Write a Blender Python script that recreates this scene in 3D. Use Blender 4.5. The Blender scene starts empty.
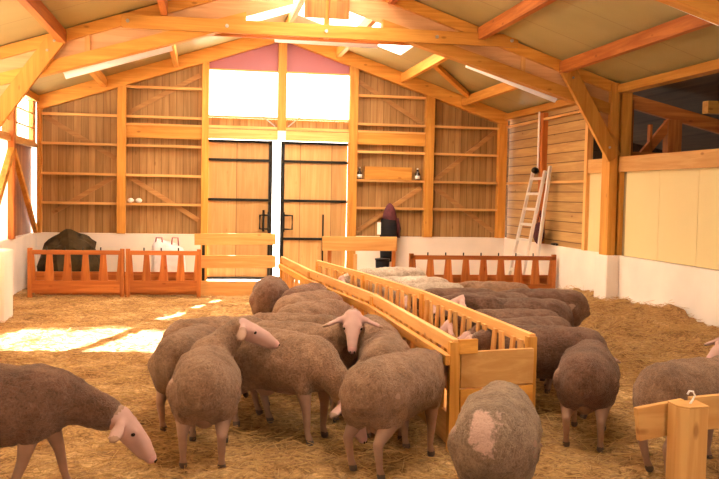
import bpy, bmesh, math, random
from mathutils import Vector, Matrix, noise, Euler
random.seed(7)
sc = bpy.context.scene
COL = sc.collection
V = Vector
XL, XR, XM, YB = -3.06, 6.04, 1.49, 17.26
YREAR = -2.5
SL = 0.332
def roof_z(x):
    return 3.46 + SL * min(x - XL, XR - x)

# ------------------------------------------------------------------ materials
def new_mat(name):
    m = bpy.data.materials.new(name); m.use_nodes = True
    nt = m.node_tree; b = nt.nodes['Principled BSDF']
    return m, nt, b
def node(nt, t, **kw):
    n = nt.nodes.new(t)
    for k, v in kw.items():
        if k in n.inputs: n.inputs[k].default_value = v
        else: setattr(n, k, v)
    return n
def ramp(nt, fac, stops):
    r = nt.nodes.new('ShaderNodeValToRGB')
    els = r.color_ramp.elements
    while len(els) < len(stops): els.new(0.5)
    for e, (p, c) in zip(els, stops):
        e.position = p; e.color = (*c, 1)
    nt.links.new(fac, r.inputs['Fac']); return r
def plain(name, col, rough=0.6, metal=0.0, spec=0.3, noise_amt=0.0, scale=6):
    m, nt, b = new_mat(name)
    b.inputs['Base Color'].default_value = (*col, 1)
    b.inputs['Roughness'].default_value = rough
    b.inputs['Metallic'].default_value = metal
    b.inputs['Specular IOR Level'].default_value = spec
    if noise_amt:
        tc = node(nt, 'ShaderNodeTexCoord'); n = node(nt, 'ShaderNodeTexNoise', Scale=scale, Detail=6.0)
        nt.links.new(tc.outputs['Object'], n.inputs['Vector'])
        lo = tuple(c * (1 - noise_amt) for c in col); hi = tuple(min(1, c * (1 + noise_amt)) for c in col)
        r = ramp(nt, n.outputs['Fac'], [(0.3, lo), (0.7, hi)])
        nt.links.new(r.outputs['Color'], b.inputs['Base Color'])
    return m
def wood(name, light, dark, axis=0, plank=0.0, plank_axis=0, rough=0.55, contrast=1.0, seam=0.5):
    """procedural wood: grain runs along `axis`; `plank` > 0 splits it into boards across plank_axis"""
    m, nt, b = new_mat(name)
    L = nt.links.new
    tc = node(nt, 'ShaderNodeTexCoord'); oi = node(nt, 'ShaderNodeObjectInfo')
    addr = node(nt, 'ShaderNodeVectorMath', operation='ADD')
    sc_ = node(nt, 'ShaderNodeMath', operation='MULTIPLY'); sc_.inputs[1].default_value = 37.0
    L(oi.outputs['Random'], sc_.inputs[0]); L(tc.outputs['Object'], addr.inputs[0]); L(sc_.outputs[0], addr.inputs[1])
    mp = node(nt, 'ShaderNodeMapping'); s = [14, 14, 14]; s[axis] = 0.9
    mp.inputs['Scale'].default_value = s
    L(addr.outputs[0], mp.inputs['Vector'])
    vec = mp.outputs[0]; tone = None
    if plank:
        sep = node(nt, 'ShaderNodeSeparateXYZ'); L(tc.outputs['Object'], sep.inputs[0])
        dv = node(nt, 'ShaderNodeMath', operation='DIVIDE'); dv.inputs[1].default_value = plank
        L(sep.outputs[plank_axis], dv.inputs[0])
        fl = node(nt, 'ShaderNodeMath', operation='FLOOR'); L(dv.outputs[0], fl.inputs[0])
        wn = node(nt, 'ShaderNodeTexWhiteNoise', noise_dimensions='1D'); L(fl.outputs[0], wn.inputs['W'])
        m2 = node(nt, 'ShaderNodeMath', operation='MULTIPLY'); m2.inputs[1].default_value = 50
        L(wn.outputs['Value'], m2.inputs[0])
        ad = node(nt, 'ShaderNodeVectorMath', operation='ADD'); L(vec, ad.inputs[0]); L(m2.outputs[0], ad.inputs[1]); vec = ad.outputs[0]
        tone = wn.outputs['Value']
        fr = node(nt, 'ShaderNodeMath', operation='FRACT'); L(dv.outputs[0], fr.inputs[0])
        sub = node(nt, 'ShaderNodeMath', operation='SUBTRACT'); L(fr.outputs[0], sub.inputs[0]); sub.inputs[1].default_value = 0.5
        ab = node(nt, 'ShaderNodeMath', operation='ABSOLUTE'); L(sub.outputs[0], ab.inputs[0])
        gt = node(nt, 'ShaderNodeMath', operation='GREATER_THAN'); L(ab.outputs[0], gt.inputs[0]); gt.inputs[1].default_value = 0.5 - 0.008 / plank
    n1 = node(nt, 'ShaderNodeTexNoise', Scale=1.0, Detail=5.0, Roughness=0.6, Distortion=0.6); L(vec, n1.inputs['Vector'])
    mid = tuple((a + c) / 2 for a, c in zip(light, dark))
    r = ramp(nt, n1.outputs['Fac'], [(0.30, dark), (0.5, mid), (0.62, light)])
    out = r.outputs['Color']
    # knots
    vo = node(nt, 'ShaderNodeTexVoronoi', Scale=1.0); mpk = node(nt, 'ShaderNodeMapping'); sk = [5, 5, 5]; sk[axis] = 2.2
    mpk.inputs['Scale'].default_value = sk; L(addr.outputs[0], mpk.inputs['Vector']); L(mpk.outputs[0], vo.inputs['Vector'])
    kr = ramp(nt, vo.outputs['Distance'], [(0.05, (0.45, 0.32, 0.25)), (0.11, (1, 1, 1))])
    mk = node(nt, 'ShaderNodeMix', data_type='RGBA', blend_type='MULTIPLY'); mk.inputs['Factor'].default_value = 0.7 * contrast
    L(out, mk.inputs['A']); L(kr.outputs['Color'], mk.inputs['B']); out = mk.outputs['Result']
    hsv = node(nt, 'ShaderNodeHueSaturation'); L(out, hsv.inputs['Color'])
    mr = node(nt, 'ShaderNodeMapRange'); mr.inputs['To Min'].default_value = 0.82; mr.inputs['To Max'].default_value = 1.14
    L(tone if tone is not None else oi.outputs['Random'], mr.inputs['Value']); L(mr.outputs[0], hsv.inputs['Value'])
    out = hsv.outputs['Color']
    if plank:
        mx = node(nt, 'ShaderNodeMix', data_type='RGBA', blend_type='MULTIPLY')
        mf = node(nt, 'ShaderNodeMath', operation='MULTIPLY'); mf.inputs[1].default_value = seam; L(gt.outputs[0], mf.inputs[0]); L(mf.outputs[0], mx.inputs['Factor'])
        L(out, mx.inputs['A']); mx.inputs['B'].default_value = (0.15, 0.08, 0.04, 1); out = mx.outputs['Result']
    L(out, b.inputs['Base Color'])
    bp = node(nt, 'ShaderNodeBump', Strength=0.12, Distance=0.01); L(n1.outputs['Fac'], bp.inputs['Height']); L(bp.outputs[0], b.inputs['Normal'])
    b.inputs['Roughness'].default_value = rough; b.inputs['Specular IOR Level'].default_value = 0.25
    return m

PINE_L, PINE_D = (0.72, 0.34, 0.065), (0.55, 0.215, 0.032)
M = {}
for i, a in enumerate('xyz'):
    M['beam_' + a] = wood('pine_beam_' + a, PINE_L, PINE_D, i)
    M['red_' + a] = wood('larch_' + a, (0.56, 0.185, 0.04), (0.36, 0.09, 0.018), i)
    M['pale_' + a] = wood('planed_pine_' + a, (0.76, 0.42, 0.145), (0.62, 0.29, 0.08), i)
M['brace'] = wood('brace_board', (0.46, 0.24, 0.08), (0.33, 0.15, 0.05), 0)
M['cladding'] = wood('cladding_vertical', (0.42, 0.235, 0.085), (0.30, 0.15, 0.05), 2, plank=0.135, plank_axis=0, seam=0.35, contrast=0.6)
M['siding'] = wood('siding_horizontal', (0.50, 0.30, 0.11), (0.37, 0.19, 0.065), 1, plank=0.17, plank_axis=2, seam=0.8)
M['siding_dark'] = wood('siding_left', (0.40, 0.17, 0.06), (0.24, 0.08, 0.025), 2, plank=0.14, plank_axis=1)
M['door_ply'] = wood('door_plywood', (0.60, 0.35, 0.14), (0.50, 0.27, 0.095), 2, plank=0.62, plank_axis=0, contrast=0.4)
M['ply'] = wood('plywood_web', (0.74, 0.42, 0.20), (0.60, 0.30, 0.12), 0, contrast=0.4)
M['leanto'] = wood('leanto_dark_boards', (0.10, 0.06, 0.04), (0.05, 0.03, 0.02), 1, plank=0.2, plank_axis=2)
M['lilac'] = plain('lilac_painted_board', (0.42, 0.16, 0.19), 0.6)
M['black'] = plain('black_steel', (0.02, 0.018, 0.016), 0.45, 0.3)
M['steel'] = plain('galvanised_steel', (0.5, 0.48, 0.45), 0.35, 0.8)
M['alu'] = plain('aluminium', (0.75, 0.70, 0.64), 0.4, 0.35)
M['white'] = plain('white_plastic', (0.86, 0.82, 0.78), 0.4)
M['concrete'] = plain('limewashed_concrete', (0.86, 0.74, 0.64), 0.8, noise_amt=0.07, scale=1.5)
M['beige'] = plain('beige_panel', (0.74, 0.58, 0.29), 0.5, noise_amt=0.03, scale=1)
M['seam'] = plain('panel_joint', (0.35, 0.25, 0.12), 0.7)
def ceiling_mat():
    m, nt, b = new_mat('ceiling_panel'); L = nt.links.new
    tc = node(nt, 'ShaderNodeTexCoord'); n = node(nt, 'ShaderNodeTexNoise', Scale=1.2, Detail=3.0)
    L(tc.outputs['Object'], n.inputs['Vector'])
    r = ramp(nt, n.outputs['Fac'], [(0.3, (0.36, 0.28, 0.11)), (0.7, (0.43, 0.33, 0.14))])
    sep = node(nt, 'ShaderNodeSeparateXYZ'); L(tc.outputs['Object'], sep.inputs[0])
    md = node(nt, 'ShaderNodeMath', operation='MODULO'); ad = node(nt, 'ShaderNodeMath', operation='ADD'); ad.inputs[1].default_value = 20.0
    L(sep.outputs[1], ad.inputs[0]); L(ad.outputs[0], md.inputs[0]); md.inputs[1].default_value = 1.2
    lt = node(nt, 'ShaderNodeMath', operation='LESS_THAN'); L(md.outputs[0], lt.inputs[0]); lt.inputs[1].default_value = 0.018
    mx = node(nt, 'ShaderNodeMix', data_type='RGBA'); mf = node(nt, 'ShaderNodeMath', operation='MULTIPLY'); mf.inputs[1].default_value = 0.6
    L(lt.outputs[0], mf.inputs[0]); L(mf.outputs[0], mx.inputs['Factor']); L(r.outputs['Color'], mx.inputs['A']); mx.inputs['B'].default_value = (0.22, 0.14, 0.05, 1)
    L(mx.outputs['Result'], b.inputs['Base Color']); b.inputs['Roughness'].default_value = 0.6
    return m
M['ceiling'] = ceiling_mat()
def translucent(name, col, t=0.5):
    m, nt, b = new_mat(name); nt.nodes.remove(b); o = nt.nodes['Material Output']
    a = node(nt, 'ShaderNodeBsdfTranslucent'); d = node(nt, 'ShaderNodeBsdfDiffuse'); mx = node(nt, 'ShaderNodeMixShader')
    a.inputs[0].default_value = (*col, 1); d.inputs[0].default_value = (*col, 1); mx.inputs[0].default_value = t
    nt.links.new(d.outputs[0], mx.inputs[1]); nt.links.new(a.outputs[0], mx.inputs[2]); nt.links.new(mx.outputs[0], o.inputs['Surface'])
    return m
M['skylight'] = translucent('polycarbonate_skylight', (0.95, 0.92, 0.88), 0.75)
M['curtain'] = translucent('windbreak_fabric', (0.92, 0.86, 0.76), 0.75)
def glass():
    m, nt, b = new_mat('window_pane_clear'); nt.nodes.remove(b); o = nt.nodes['Material Output']
    a = node(nt, 'ShaderNodeBsdfTransparent'); d = node(nt, 'ShaderNodeBsdfGlossy', Roughness=0.1); mx = node(nt, 'ShaderNodeMixShader')
    a.inputs[0].default_value = (0.97, 0.96, 0.95, 1); mx.inputs[0].default_value = 0.05
    nt.links.new(a.outputs[0], mx.inputs[1]); nt.links.new(d.outputs[0], mx.inputs[2]); nt.links.new(mx.outputs[0], o.inputs['Surface'])
    return m
M['glass'] = glass()
def tube_mat():
    m, nt, b = new_mat('fluorescent_diffuser')
    b.inputs['Base Color'].default_value = (0.85, 0.8, 0.78, 1); b.inputs['Emission Color'].default_value = (1, 0.86, 0.8, 1); b.inputs['Emission Strength'].default_value = 0.12
    return m
M['tube'] = tube_mat()
def straw_mat():
    m, nt, b = new_mat('straw_bedding'); L = nt.links.new
    tc = node(nt, 'ShaderNodeTexCoord')
    n1 = node(nt, 'ShaderNodeTexNoise', Scale=1.7, Detail=7.0, Roughness=0.7); n2 = node(nt, 'ShaderNodeTexNoise', Scale=13.0, Detail=8.0, Roughness=0.75, Distortion=1.5)
    L(tc.outputs['Object'], n1.inputs['Vector']); L(tc.outputs['Object'], n2.inputs['Vector'])
    r1 = ramp(nt, n1.outputs['Fac'], [(0.35, (0.30, 0.155, 0.06)), (0.52, (0.49, 0.30, 0.13)), (0.66, (0.68, 0.46, 0.23))])
    r2 = ramp(nt, n2.outputs['Fac'], [(0.36, (0.30, 0.22, 0.16)), (0.5, (0.82, 0.76, 0.68)), (0.62, (1.3, 1.24, 1.12))])
    mx = node(nt, 'ShaderNodeMix', data_type='RGBA', blend_type='MULTIPLY'); mx.inputs['Factor'].default_value = 0.9
    L(r1.outputs['Color'], mx.inputs['A']); L(r2.outputs['Color'], mx.inputs['B']); L(mx.outputs['Result'], b.inputs['Base Color'])
    bp = node(nt, 'ShaderNodeBump', Strength=0.7, Distance=0.03); L(n2.outputs['Fac'], bp.inputs['Height']); L(bp.outputs[0], b.inputs['Normal'])
    b.inputs['Roughness'].default_value = 0.9; b.inputs['Specular IOR Level'].default_value = 0.1
    return m
M['straw'] = straw_mat()
def blade_mat(name, c1, c2):
    m, nt, b = new_mat(name)
    g = node(nt, 'ShaderNodeNewGeometry')
    r = ramp(nt, g.outputs['Random Per Island'], [(0.0, c1), (1.0, c2)])
    nt.links.new(r.outputs['Color'], b.inputs['Base Color']); b.inputs['Roughness'].default_value = 0.7; b.inputs['Specular IOR Level'].default_value = 0.2
    return m
M['blade'] = blade_mat('straw_stalks', (0.38, 0.20, 0.065), (0.60, 0.37, 0.14))
def fleece_mat(name, lo, mid, hi, patch=None, scale=5.0):
    m, nt, b = new_mat(name); L = nt.links.new
    tc = node(nt, 'ShaderNodeTexCoord'); oi = node(nt, 'ShaderNodeObjectInfo')
    m2 = node(nt, 'ShaderNodeMath', operation='MULTIPLY'); m2.inputs[1].default_value = 20; L(oi.outputs['Random'], m2.inputs[0])
    ad = node(nt, 'ShaderNodeVectorMath', operation='ADD'); L(tc.outputs['Object'], ad.inputs[0]); L(m2.outputs[0], ad.inputs[1])
    n1 = node(nt, 'ShaderNodeTexNoise', Scale=scale, Detail=7.0, Roughness=0.7); L(ad.outputs[0], n1.inputs['Vector'])
    n2 = node(nt, 'ShaderNodeTexNoise', Scale=48.0, Detail=5.0, Roughness=0.75, Distortion=1.2); L(ad.outputs[0], n2.inputs['Vector'])
    r = ramp(nt, n1.outputs['Fac'], [(0.30, lo), (0.5, mid), (0.70, hi)])
    r2 = ramp(nt, n2.outputs['Fac'], [(0.36, (0.52, 0.46, 0.42)), (0.60, (1.2, 1.16, 1.12))])
    mx = node(nt, 'ShaderNodeMix', data_type='RGBA', blend_type='MULTIPLY'); mx.inputs['Factor'].default_value = 0.75
    L(r.outputs['Color'], mx.inputs['A']); L(r2.outputs['Color'], mx.inputs['B']); out = mx.outputs['Result']
    if patch:
        (c, rad, pc) = patch
        ds = node(nt, 'ShaderNodeVectorMath', operation='DISTANCE'); ds.inputs[1].default_value = c; L(tc.outputs['Object'], ds.inputs[0])
        nn = node(nt, 'ShaderNodeMath', operation='MULTIPLY_ADD'); nn.inputs[1].default_value = 0.55; L(n1.outputs['Fac'], nn.inputs[0]); L(ds.outputs['Value'], nn.inputs[2])
        mr = node(nt, 'ShaderNodeMapRange'); mr.inputs['From Min'].default_value = rad + 0.30; mr.inputs['From Max'].default_value = rad + 0.26; L(nn.outputs[0], mr.inputs['Value'])
        mp = node(nt, 'ShaderNodeMix', data_type='RGBA'); L(mr.outputs[0], mp.inputs['Factor']); L(out, mp.inputs['A']); mp.inputs['B'].default_value = (*pc, 1); out = mp.outputs['Result']
    hsv = node(nt, 'ShaderNodeHueSaturation'); mr2 = node(nt, 'ShaderNodeMapRange'); mr2.inputs['To Min'].default_value = 0.85; mr2.inputs['To Max'].default_value = 1.15
    L(oi.outputs['Random'], mr2.inputs['Value']); L(mr2.outputs[0], hsv.inputs['Value']); L(out, hsv.inputs['Color']); L(hsv.outputs[0], b.inputs['Base Color'])
    bp = node(nt, 'ShaderNodeBump', Strength=1.0, Distance=0.02); L(n2.outputs['Fac'], bp.inputs['Height']); L(bp.outputs[0], b.inputs['Normal'])
    b.inputs['Roughness'].default_value = 0.95; b.inputs['Specular IOR Level'].default_value = 0.1
    b.inputs['Sheen Weight'].default_value = 0.25; b.inputs['Sheen Tint'].default_value = (1, 0.85, 0.7, 1)
    return m
FL = ((0.17, 0.085, 0.045), (0.29, 0.155, 0.088), (0.42, 0.245, 0.15))
M['fleece'] = fleece_mat('fleece_tan', *FL)
M['fleece_brown_shaded'] = fleece_mat('fleece_brown_with_shade', (0.11, 0.048, 0.028), (0.18, 0.085, 0.052), (0.27, 0.135, 0.085))  # brown wool; for the right row its shade is put into the tone
M['fleece_sunlit'] = fleece_mat('fleece_painted_sunlit', (0.40, 0.29, 0.21), (0.55, 0.43, 0.33), (0.70, 0.58, 0.46))  # lit copy of the fleece: sunlight on the far backs painted in
M['fleece_bald'] = fleece_mat('fleece_matted_with_bare_patch', (0.16, 0.09, 0.055), (0.30, 0.19, 0.12), (0.42, 0.29, 0.19), patch=((-0.50, 0.02, 0.62), 0.08, (0.72, 0.44, 0.34)), scale=7)
M['skin'] = plain('sheep_skin', (0.34, 0.19, 0.125), 0.7, noise_amt=0.14, scale=9)
M['face'] = plain('sheep_face_pale', (0.52, 0.30, 0.25), 0.65, noise_amt=0.08, scale=9)
M['hoof'] = plain('hoof_horn', (0.12, 0.08, 0.06), 0.6)
M['eye'] = plain('eye_dark', (0.03, 0.015, 0.01), 0.15, spec=0.6)
M['nose'] = plain('nose_pink', (0.58, 0.30, 0.27), 0.5)
M['hay'] = plain('dark_hay_tarp', (0.045, 0.028, 0.010), 0.9, noise_amt=0.5, scale=7)
M['coat'] = plain('maroon_cloth', (0.10, 0.025, 0.03), 0.9, noise_amt=0.3, scale=12)
M['coat_black'] = plain('black_cloth', (0.012, 0.01, 0.012), 0.9)
M['sack'] = plain('white_woven_sack', (0.72, 0.66, 0.68), 0.6, noise_amt=0.12, scale=9)
M['bottle'] = plain('brown_bottle_glass', (0.05, 0.02, 0.012), 0.15, spec=0.5)
M['cap_white'] = plain('white_label', (0.85, 0.8, 0.76), 0.5)
M['gravel'] = plain('yard_gravel', (0.75, 0.70, 0.62), 0.9, noise_amt=0.1, scale=3)
M['sunlit_ext'] = plain('exterior_roof_sheet', (0.4, 0.38, 0.36), 0.7)

# ------------------------------------------------------------------ mesh helpers
class MB:
    def __init__(s): s.bm = bmesh.new()
    def box(s, x0, x1, y0, y1, z0, z1):
        c = [V((x, y, z)) for x in (x0, x1) for y in (y0, y1) for z in (z0, z1)]
        v = [s.bm.verts.new(p) for p in c]
        for f in ((0, 1, 3, 2), (4, 6, 7, 5), (0, 4, 5, 1), (2, 3, 7, 6), (0, 2, 6, 4), (1, 5, 7, 3)):
            s.bm.faces.new([v[i] for i in f])
        return s
    def beam(s, a, b, w, h, up=(0, 0, 1)):
        """bar from a to b, w wide (sideways), h high (towards up)"""
        a, b = V(a), V(b); d = (b - a).normalized(); up = V(up)
        side = d.cross(up)
        if side.length < 1e-4: side = d.cross(V((0, 1, 0)))
        side.normalize(); u = side.cross(d).normalized()
        vs = []
        for p in (a, b):
            for i, j in ((-1, -1), (1, -1), (1, 1), (-1, 1)):
                vs.append(s.bm.verts.new(p + side * (w / 2 * i) + u * (h / 2 * j)))
        for f in ((3, 2, 1, 0), (4, 5, 6, 7), (0, 1, 5, 4), (1, 2, 6, 5), (2, 3, 7, 6), (3, 0, 4, 7)):
            s.bm.faces.new([vs[i] for i in f])
        return s
    def prism(s, pts, d):
        """polygon pts (3D list) extruded by vector d"""
        d = V(d); a = [s.bm.verts.new(V(p)) for p in pts]; b = [s.bm.verts.new(V(p) + d) for p in pts]
        s.bm.faces.new(a); s.bm.faces.new(b[::-1]); n = len(a)
        for i in range(n): s.bm.faces.new((a[(i + 1) % n], a[i], b[i], b[(i + 1) % n]))
        return s
    def tube(s, pts, r, n=8, rs=None):
        pts = [V(p) for p in pts]; rings = []
        for i, p in enumerate(pts):
            d = (pts[min(i + 1, len(pts) - 1)] - pts[max(i - 1, 0)]).normalized()
            sd = d.cross(V((0, 0, 1)))
            if sd.length < 0.05: sd = d.cross(V((0, 1, 0)))
            sd.normalize(); u = sd.cross(d); rr = rs[i] if rs else r
            rings.append([s.bm.verts.new(p + (sd * math.cos(t) + u * math.sin(t)) * rr) for t in [2 * math.pi * k / n for k in range(n)]])
        for A, B in zip(rings, rings[1:]):
            for k in range(n): s.bm.faces.new((A[k], A[(k + 1) % n], B[(k + 1) % n], B[k]))
        s.bm.faces.new(rings[0][::-1]); s.bm.faces.new(rings[-1]); return s
    def ell(s, c, r, rot=None, u=16, v=10):
        m = Matrix.Translation(V(c)) @ (Euler(rot).to_matrix().to_4x4() if rot else Matrix.Identity(4)) @ Matrix.Diagonal((*r, 1))
        bmesh.ops.create_uvsphere(s.bm, u_segments=u, v_segments=v, radius=1, matrix=m); return s
    def cap(s, a, b, ra, rb):
        a, b = V(a), V(b); s.ell(a, (ra,) * 3); s.ell(b, (rb,) * 3)
        s.tube([a, b], 0, 12, [ra, rb]); return s
    def build(s, name, mat, parent=None, bevel=0.0, smooth=False, kind=None, label=None, cat=None, group=None):
        bm = s.bm; bmesh.ops.recalc_face_normals(bm, faces=bm.faces[:])
        if parent is not None: org = V(parent['_o'])
        else:
            xs = [v.co for v in bm.verts]
            org = V(((min(p.x for p in xs) + max(p.x for p in xs)) / 2, (min(p.y for p in xs) + max(p.y for p in xs)) / 2, min(p.z for p in xs)))
            if kind == 'structure': org = V((0, 0, 0))
        for v in bm.verts: v.co -= org
        me = bpy.data.meshes.new(name); bm.to_mesh(me); bm.free()
        me.materials.append(M[mat] if isinstance(mat, str) else mat)
        if smooth:
            for p in me.polygons: p.use_smooth = True
        o = bpy.data.objects.new(name, me); COL.objects.link(o)
        o['_o'] = list(org)
        if parent is not None: o.parent = parent
        else: o.location = org
        if bevel:
            md = o.modifiers.new('bevel', 'BEVEL'); md.width = bevel; md.segments = 2; md.limit_method = 'ANGLE'
        setp(o, kind, label, cat, group); return o
def setp(o, kind=None, label=None, cat=None, group=None):
    if kind: o['kind'] = kind
    if label: o['label'] = label
    if cat: o['category'] = cat
    if group: o['group'] = group
def thing(name, label, cat, loc, group=None):
    o = bpy.data.objects.new(name, None); COL.objects.link(o); o.location = loc; o['_o'] = list(loc)
    o.empty_display_size = 0.2; setp(o, None, label, cat, group); return o
def struct_root(name, loc=(0, 0, 0)):
    o = bpy.data.objects.new(name, None); COL.objects.link(o); o.location = loc; o['_o'] = list(loc); o['kind'] = 'structure'; return o

# ------------------------------------------------------------------ sheep
def remeshed(m, voxel, smooth_it, name):
    me = bpy.data.meshes.new(name); m.bm.to_mesh(me); m.bm.free()
    o = bpy.data.objects.new(name, me); COL.objects.link(o)
    r = o.modifiers.new('r', 'REMESH'); r.mode = 'VOXEL'; r.voxel_size = voxel
    s = o.modifiers.new('s', 'SMOOTH'); s.factor = 0.6; s.iterations = smooth_it
    dg = bpy.context.evaluated_depsgraph_get(); dg.update()
    out = bpy.data.meshes.new_from_object(o.evaluated_get(dg)); out.name = name
    bpy.data.objects.remove(o); bpy.data.meshes.remove(me)
    for p in out.polygons: p.use_smooth = True
    return out
FRONT = [(0.26, 0.52, 0.09), (0.27, 0.38, 0.058), (0.285, 0.24, 0.033), (0.28, 0.08, 0.022), (0.30, 0.022, 0.030)]
HIND = [(-0.27, 0.50, 0.12), (-0.24, 0.39, 0.09), (-0.30, 0.31, 0.056), (-0.385, 0.235, 0.033), (-0.35, 0.08, 0.023), (-0.325, 0.022, 0.030)]
def leg_pts(base, sx, sy, swing, n):
    out = []
    for x, z, r in base:
        k = max(0.0, 1 - z / 0.5)
        out.append((V((x + swing * k, sy, z)), r))
    return out
POSES = {
    # neck points (x, y, z, r); head direction yaw (deg, + = to its left), pitch (deg, + = up); leg swings FL FR HL HR
    'feed':  dict(neck=[(0.33, 0, 0.59, .135), (0.48, 0, 0.59, .10), (0.60, 0, 0.57, .078)], yaw=0, pitch=-48, sw=(0.03, -0.02, 0.02, -0.03)),
    'low':   dict(neck=[(0.33, 0, 0.55, .135), (0.48, 0, 0.46, .10), (0.58, 0, 0.34, .078)], yaw=12, pitch=-62, sw=(-0.02, 0.06, 0.05, -0.05)),
    'walk':  dict(neck=[(0.33, 0, 0.57, .14), (0.50, 0, 0.51, .108), (0.68, 0.0, 0.43, .082)], yaw=-8, pitch=-50, sw=(0.12, -0.17, -0.14, 0.08)),
    'turn':  dict(neck=[(0.31, 0, 0.62, .14), (0.38, -0.12, 0.74, .10), (0.40, -0.22, 0.82, .082)], yaw=-98, pitch=-24, sw=(0.02, -0.03, 0.03, -0.02)),
    'look':  dict(neck=[(0.32, 0, 0.62, .14), (0.42, -0.06, 0.72, .105), (0.46, -0.14, 0.82, .082)], yaw=-72, pitch=-48, sw=(0.0, 0.03, -0.03, 0.02)),
    'level': dict(neck=[(0.33, 0, 0.62, .135), (0.47, 0, 0.66, .10), (0.58, 0, 0.69, .08)], yaw=0, pitch=-25, sw=(0.02, 0.0, -0.02, 0.03)),
}
def make_sheep_meshes(pose, tag_):
    P = POSES[pose]; yaw, pit = math.radians(P['yaw']), math.radians(P['pitch'])
    f = V((math.cos(yaw) * math.cos(pit), math.sin(yaw) * math.cos(pit), math.sin(pit)))
    lft = V((-math.sin(yaw), math.cos(yaw), 0)); up = f.cross(lft).normalized()
    neck = [(V(n[:3]), n[3]) for n in P['neck']]; poll = neck[-1][0] + f * 0.03
    def legs(m, g=0.0, upto=99, hoof=True):
        for k, (base, sy) in enumerate(((FRONT, 0.115), (FRONT, -0.115), (HIND, 0.125), (HIND, -0.125))):
            pts = leg_pts(base, 0, sy, P['sw'][k], 0)[:upto]
            for (a, ra), (b, rb) in zip(pts, pts[1:]):
                m.cap(a, b, ra + g, rb + g)
    m = MB()
    m.ell((-0.24, 0, 0.52), (0.20, 0.15, 0.16)); m.ell((0.0, 0, 0.51), (0.34, 0.17, 0.17)); m.ell((0.24, 0, 0.53), (0.16, 0.13, 0.15))
    legs(m)
    m.ell((-0.20, 0, 0.335), (0.10, 0.085, 0.10))                       # udder
    for (a, ra), (b, rb) in zip(neck, neck[1:]): m.cap(a, b, ra - 0.022, rb - 0.008)
    # head: skull, roman nose, muzzle, jaw
    h = 1.10
    m.cap(poll - f * 0.03 * h, poll + f * 0.06 * h, 0.066 * h, 0.062 * h)
    m.cap(poll + f * 0.05 * h + up * 0.012 * h, poll + f * 0.15 * h + up * 0.010 * h, 0.052 * h, 0.042 * h)
    m.cap(poll + f * 0.15 * h + up * 0.008 * h, poll + f * 0.225 * h - up * 0.006 * h, 0.041 * h, 0.032 * h)
    m.cap(poll + f * 0.04 * h - up * 0.03 * h, poll + f * 0.19 * h - up * 0.03 * h, 0.040 * h, 0.024 * h)
    for s in (-1, 1):                                                     # brows, ears
        m.ell(poll + f * 0.06 * h + lft * (0.050 * s * h) + up * 0.026 * h, (0.026, 0.020, 0.020))
        e0 = poll - f * 0.012 + lft * (0.058 * s * h) + up * 0.022
        ed = (lft * s * 1.0 - up * 0.18 + f * 0.12 - V((0, 0, 0.22))).normalized()
        rot = ed.to_track_quat('X', 'Z').to_euler()
        m.cap(e0, e0 + ed * 0.04, 0.024, 0.027)
        m.ell(e0 + ed * 0.10, (0.092, 0.042, 0.017), rot)
    body = remeshed(m, 0.0125, 3, 'sheep_body_' + tag_)
    body.materials.append(M['skin']); body.materials.append(M['hoof']); body.materials.append(M['face']); body.materials.append(M['nose'])
    for p in body.polygons:
        c = p.center
        if c.z < 0.042: p.material_index = 1
        else:
            t = (c - poll).dot(f); rr = (c - poll - f * t).length
            if (c - (poll + f * 0.270)).length < 0.040: p.material_index = 3
            elif t > -0.06 and rr < 0.2 and c.x > 0.3 and (c - poll).length < 0.34: p.material_index = 2
    # fleece
    m = MB()
    m.ell((-0.27, 0, 0.530), (0.245, 0.208, 0.210), None, 32, 20); m.ell((-0.12, 0, 0.518), (0.32, 0.235, 0.224), None, 32, 20); m.ell((0.06, 0, 0.515), (0.33, 0.232, 0.222), None, 32, 20); m.ell((0.25, 0, 0.54), (0.21, 0.180, 0.195), None, 32, 20)
    for s in (-1, 1):
        m.ell((-0.27, 0.10 * s, 0.44), (0.165, 0.115, 0.17)); m.ell((0.26, 0.09 * s, 0.48), (0.12, 0.095, 0.15))
        for k, base in ((0 if s > 0 else 1, FRONT), (2 if s > 0 else 3, HIND)):
            pts = leg_pts(base, 0, 0.115 * s, P['sw'][k], 0)
            m.cap(pts[0][0], pts[1][0], pts[0][1] + .012, pts[1][1] + 0.012)
    nk = neck
    m.cap(nk[0][0], nk[1][0], nk[0][1] + 0.012, nk[1][1] + 0.008)
    q = nk[1][0].lerp(nk[2][0], 0.65); m.cap(nk[1][0], q, nk[1][1] + 0.008, nk[2][1] + 0.012)
    m.cap((-0.46, 0, 0.60), (-0.505, 0, 0.45), 0.045, 0.028)
    fl = remeshed(m, 0.0165, 14, 'sheep_fleece_' + tag_)
    for v in fl.vertices:
        c = v.co; n_ = noise.noise(c * 6) * 0.012 + noise.noise(c * 17) * 0.007 + noise.noise(c * 42) * 0.005
        v.co = c + v.normal * n_
    eyes = []
    for s in (-1, 1):
        e = MB(); e.ell((0, 0, 0), (0.0135, 0.0135, 0.0135), None, 10, 8)
        me = bpy.data.meshes.new('sheep_eye'); e.bm.to_mesh(me); e.bm.free(); me.materials.append(M['eye'])
        for p in me.polygons: p.use_smooth = True
        eyes.append((me, poll + f * 0.08 + lft * (0.0585 * s) + up * 0.022))
    nos = []
    for s in (-1, 1):
        e = MB(); e.ell((0, 0, 0), (0.006, 0.006, 0.009), None, 8, 6)
        me = bpy.data.meshes.new('sheep_nostril'); e.bm.to_mesh(me); e.bm.free(); me.materials.append(M['eye'])
        nos.append((me, poll + f * 0.277 + lft * (0.015 * s) + up * 0.004))
    return body, fl, eyes, nos
CACHE = {}
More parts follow.
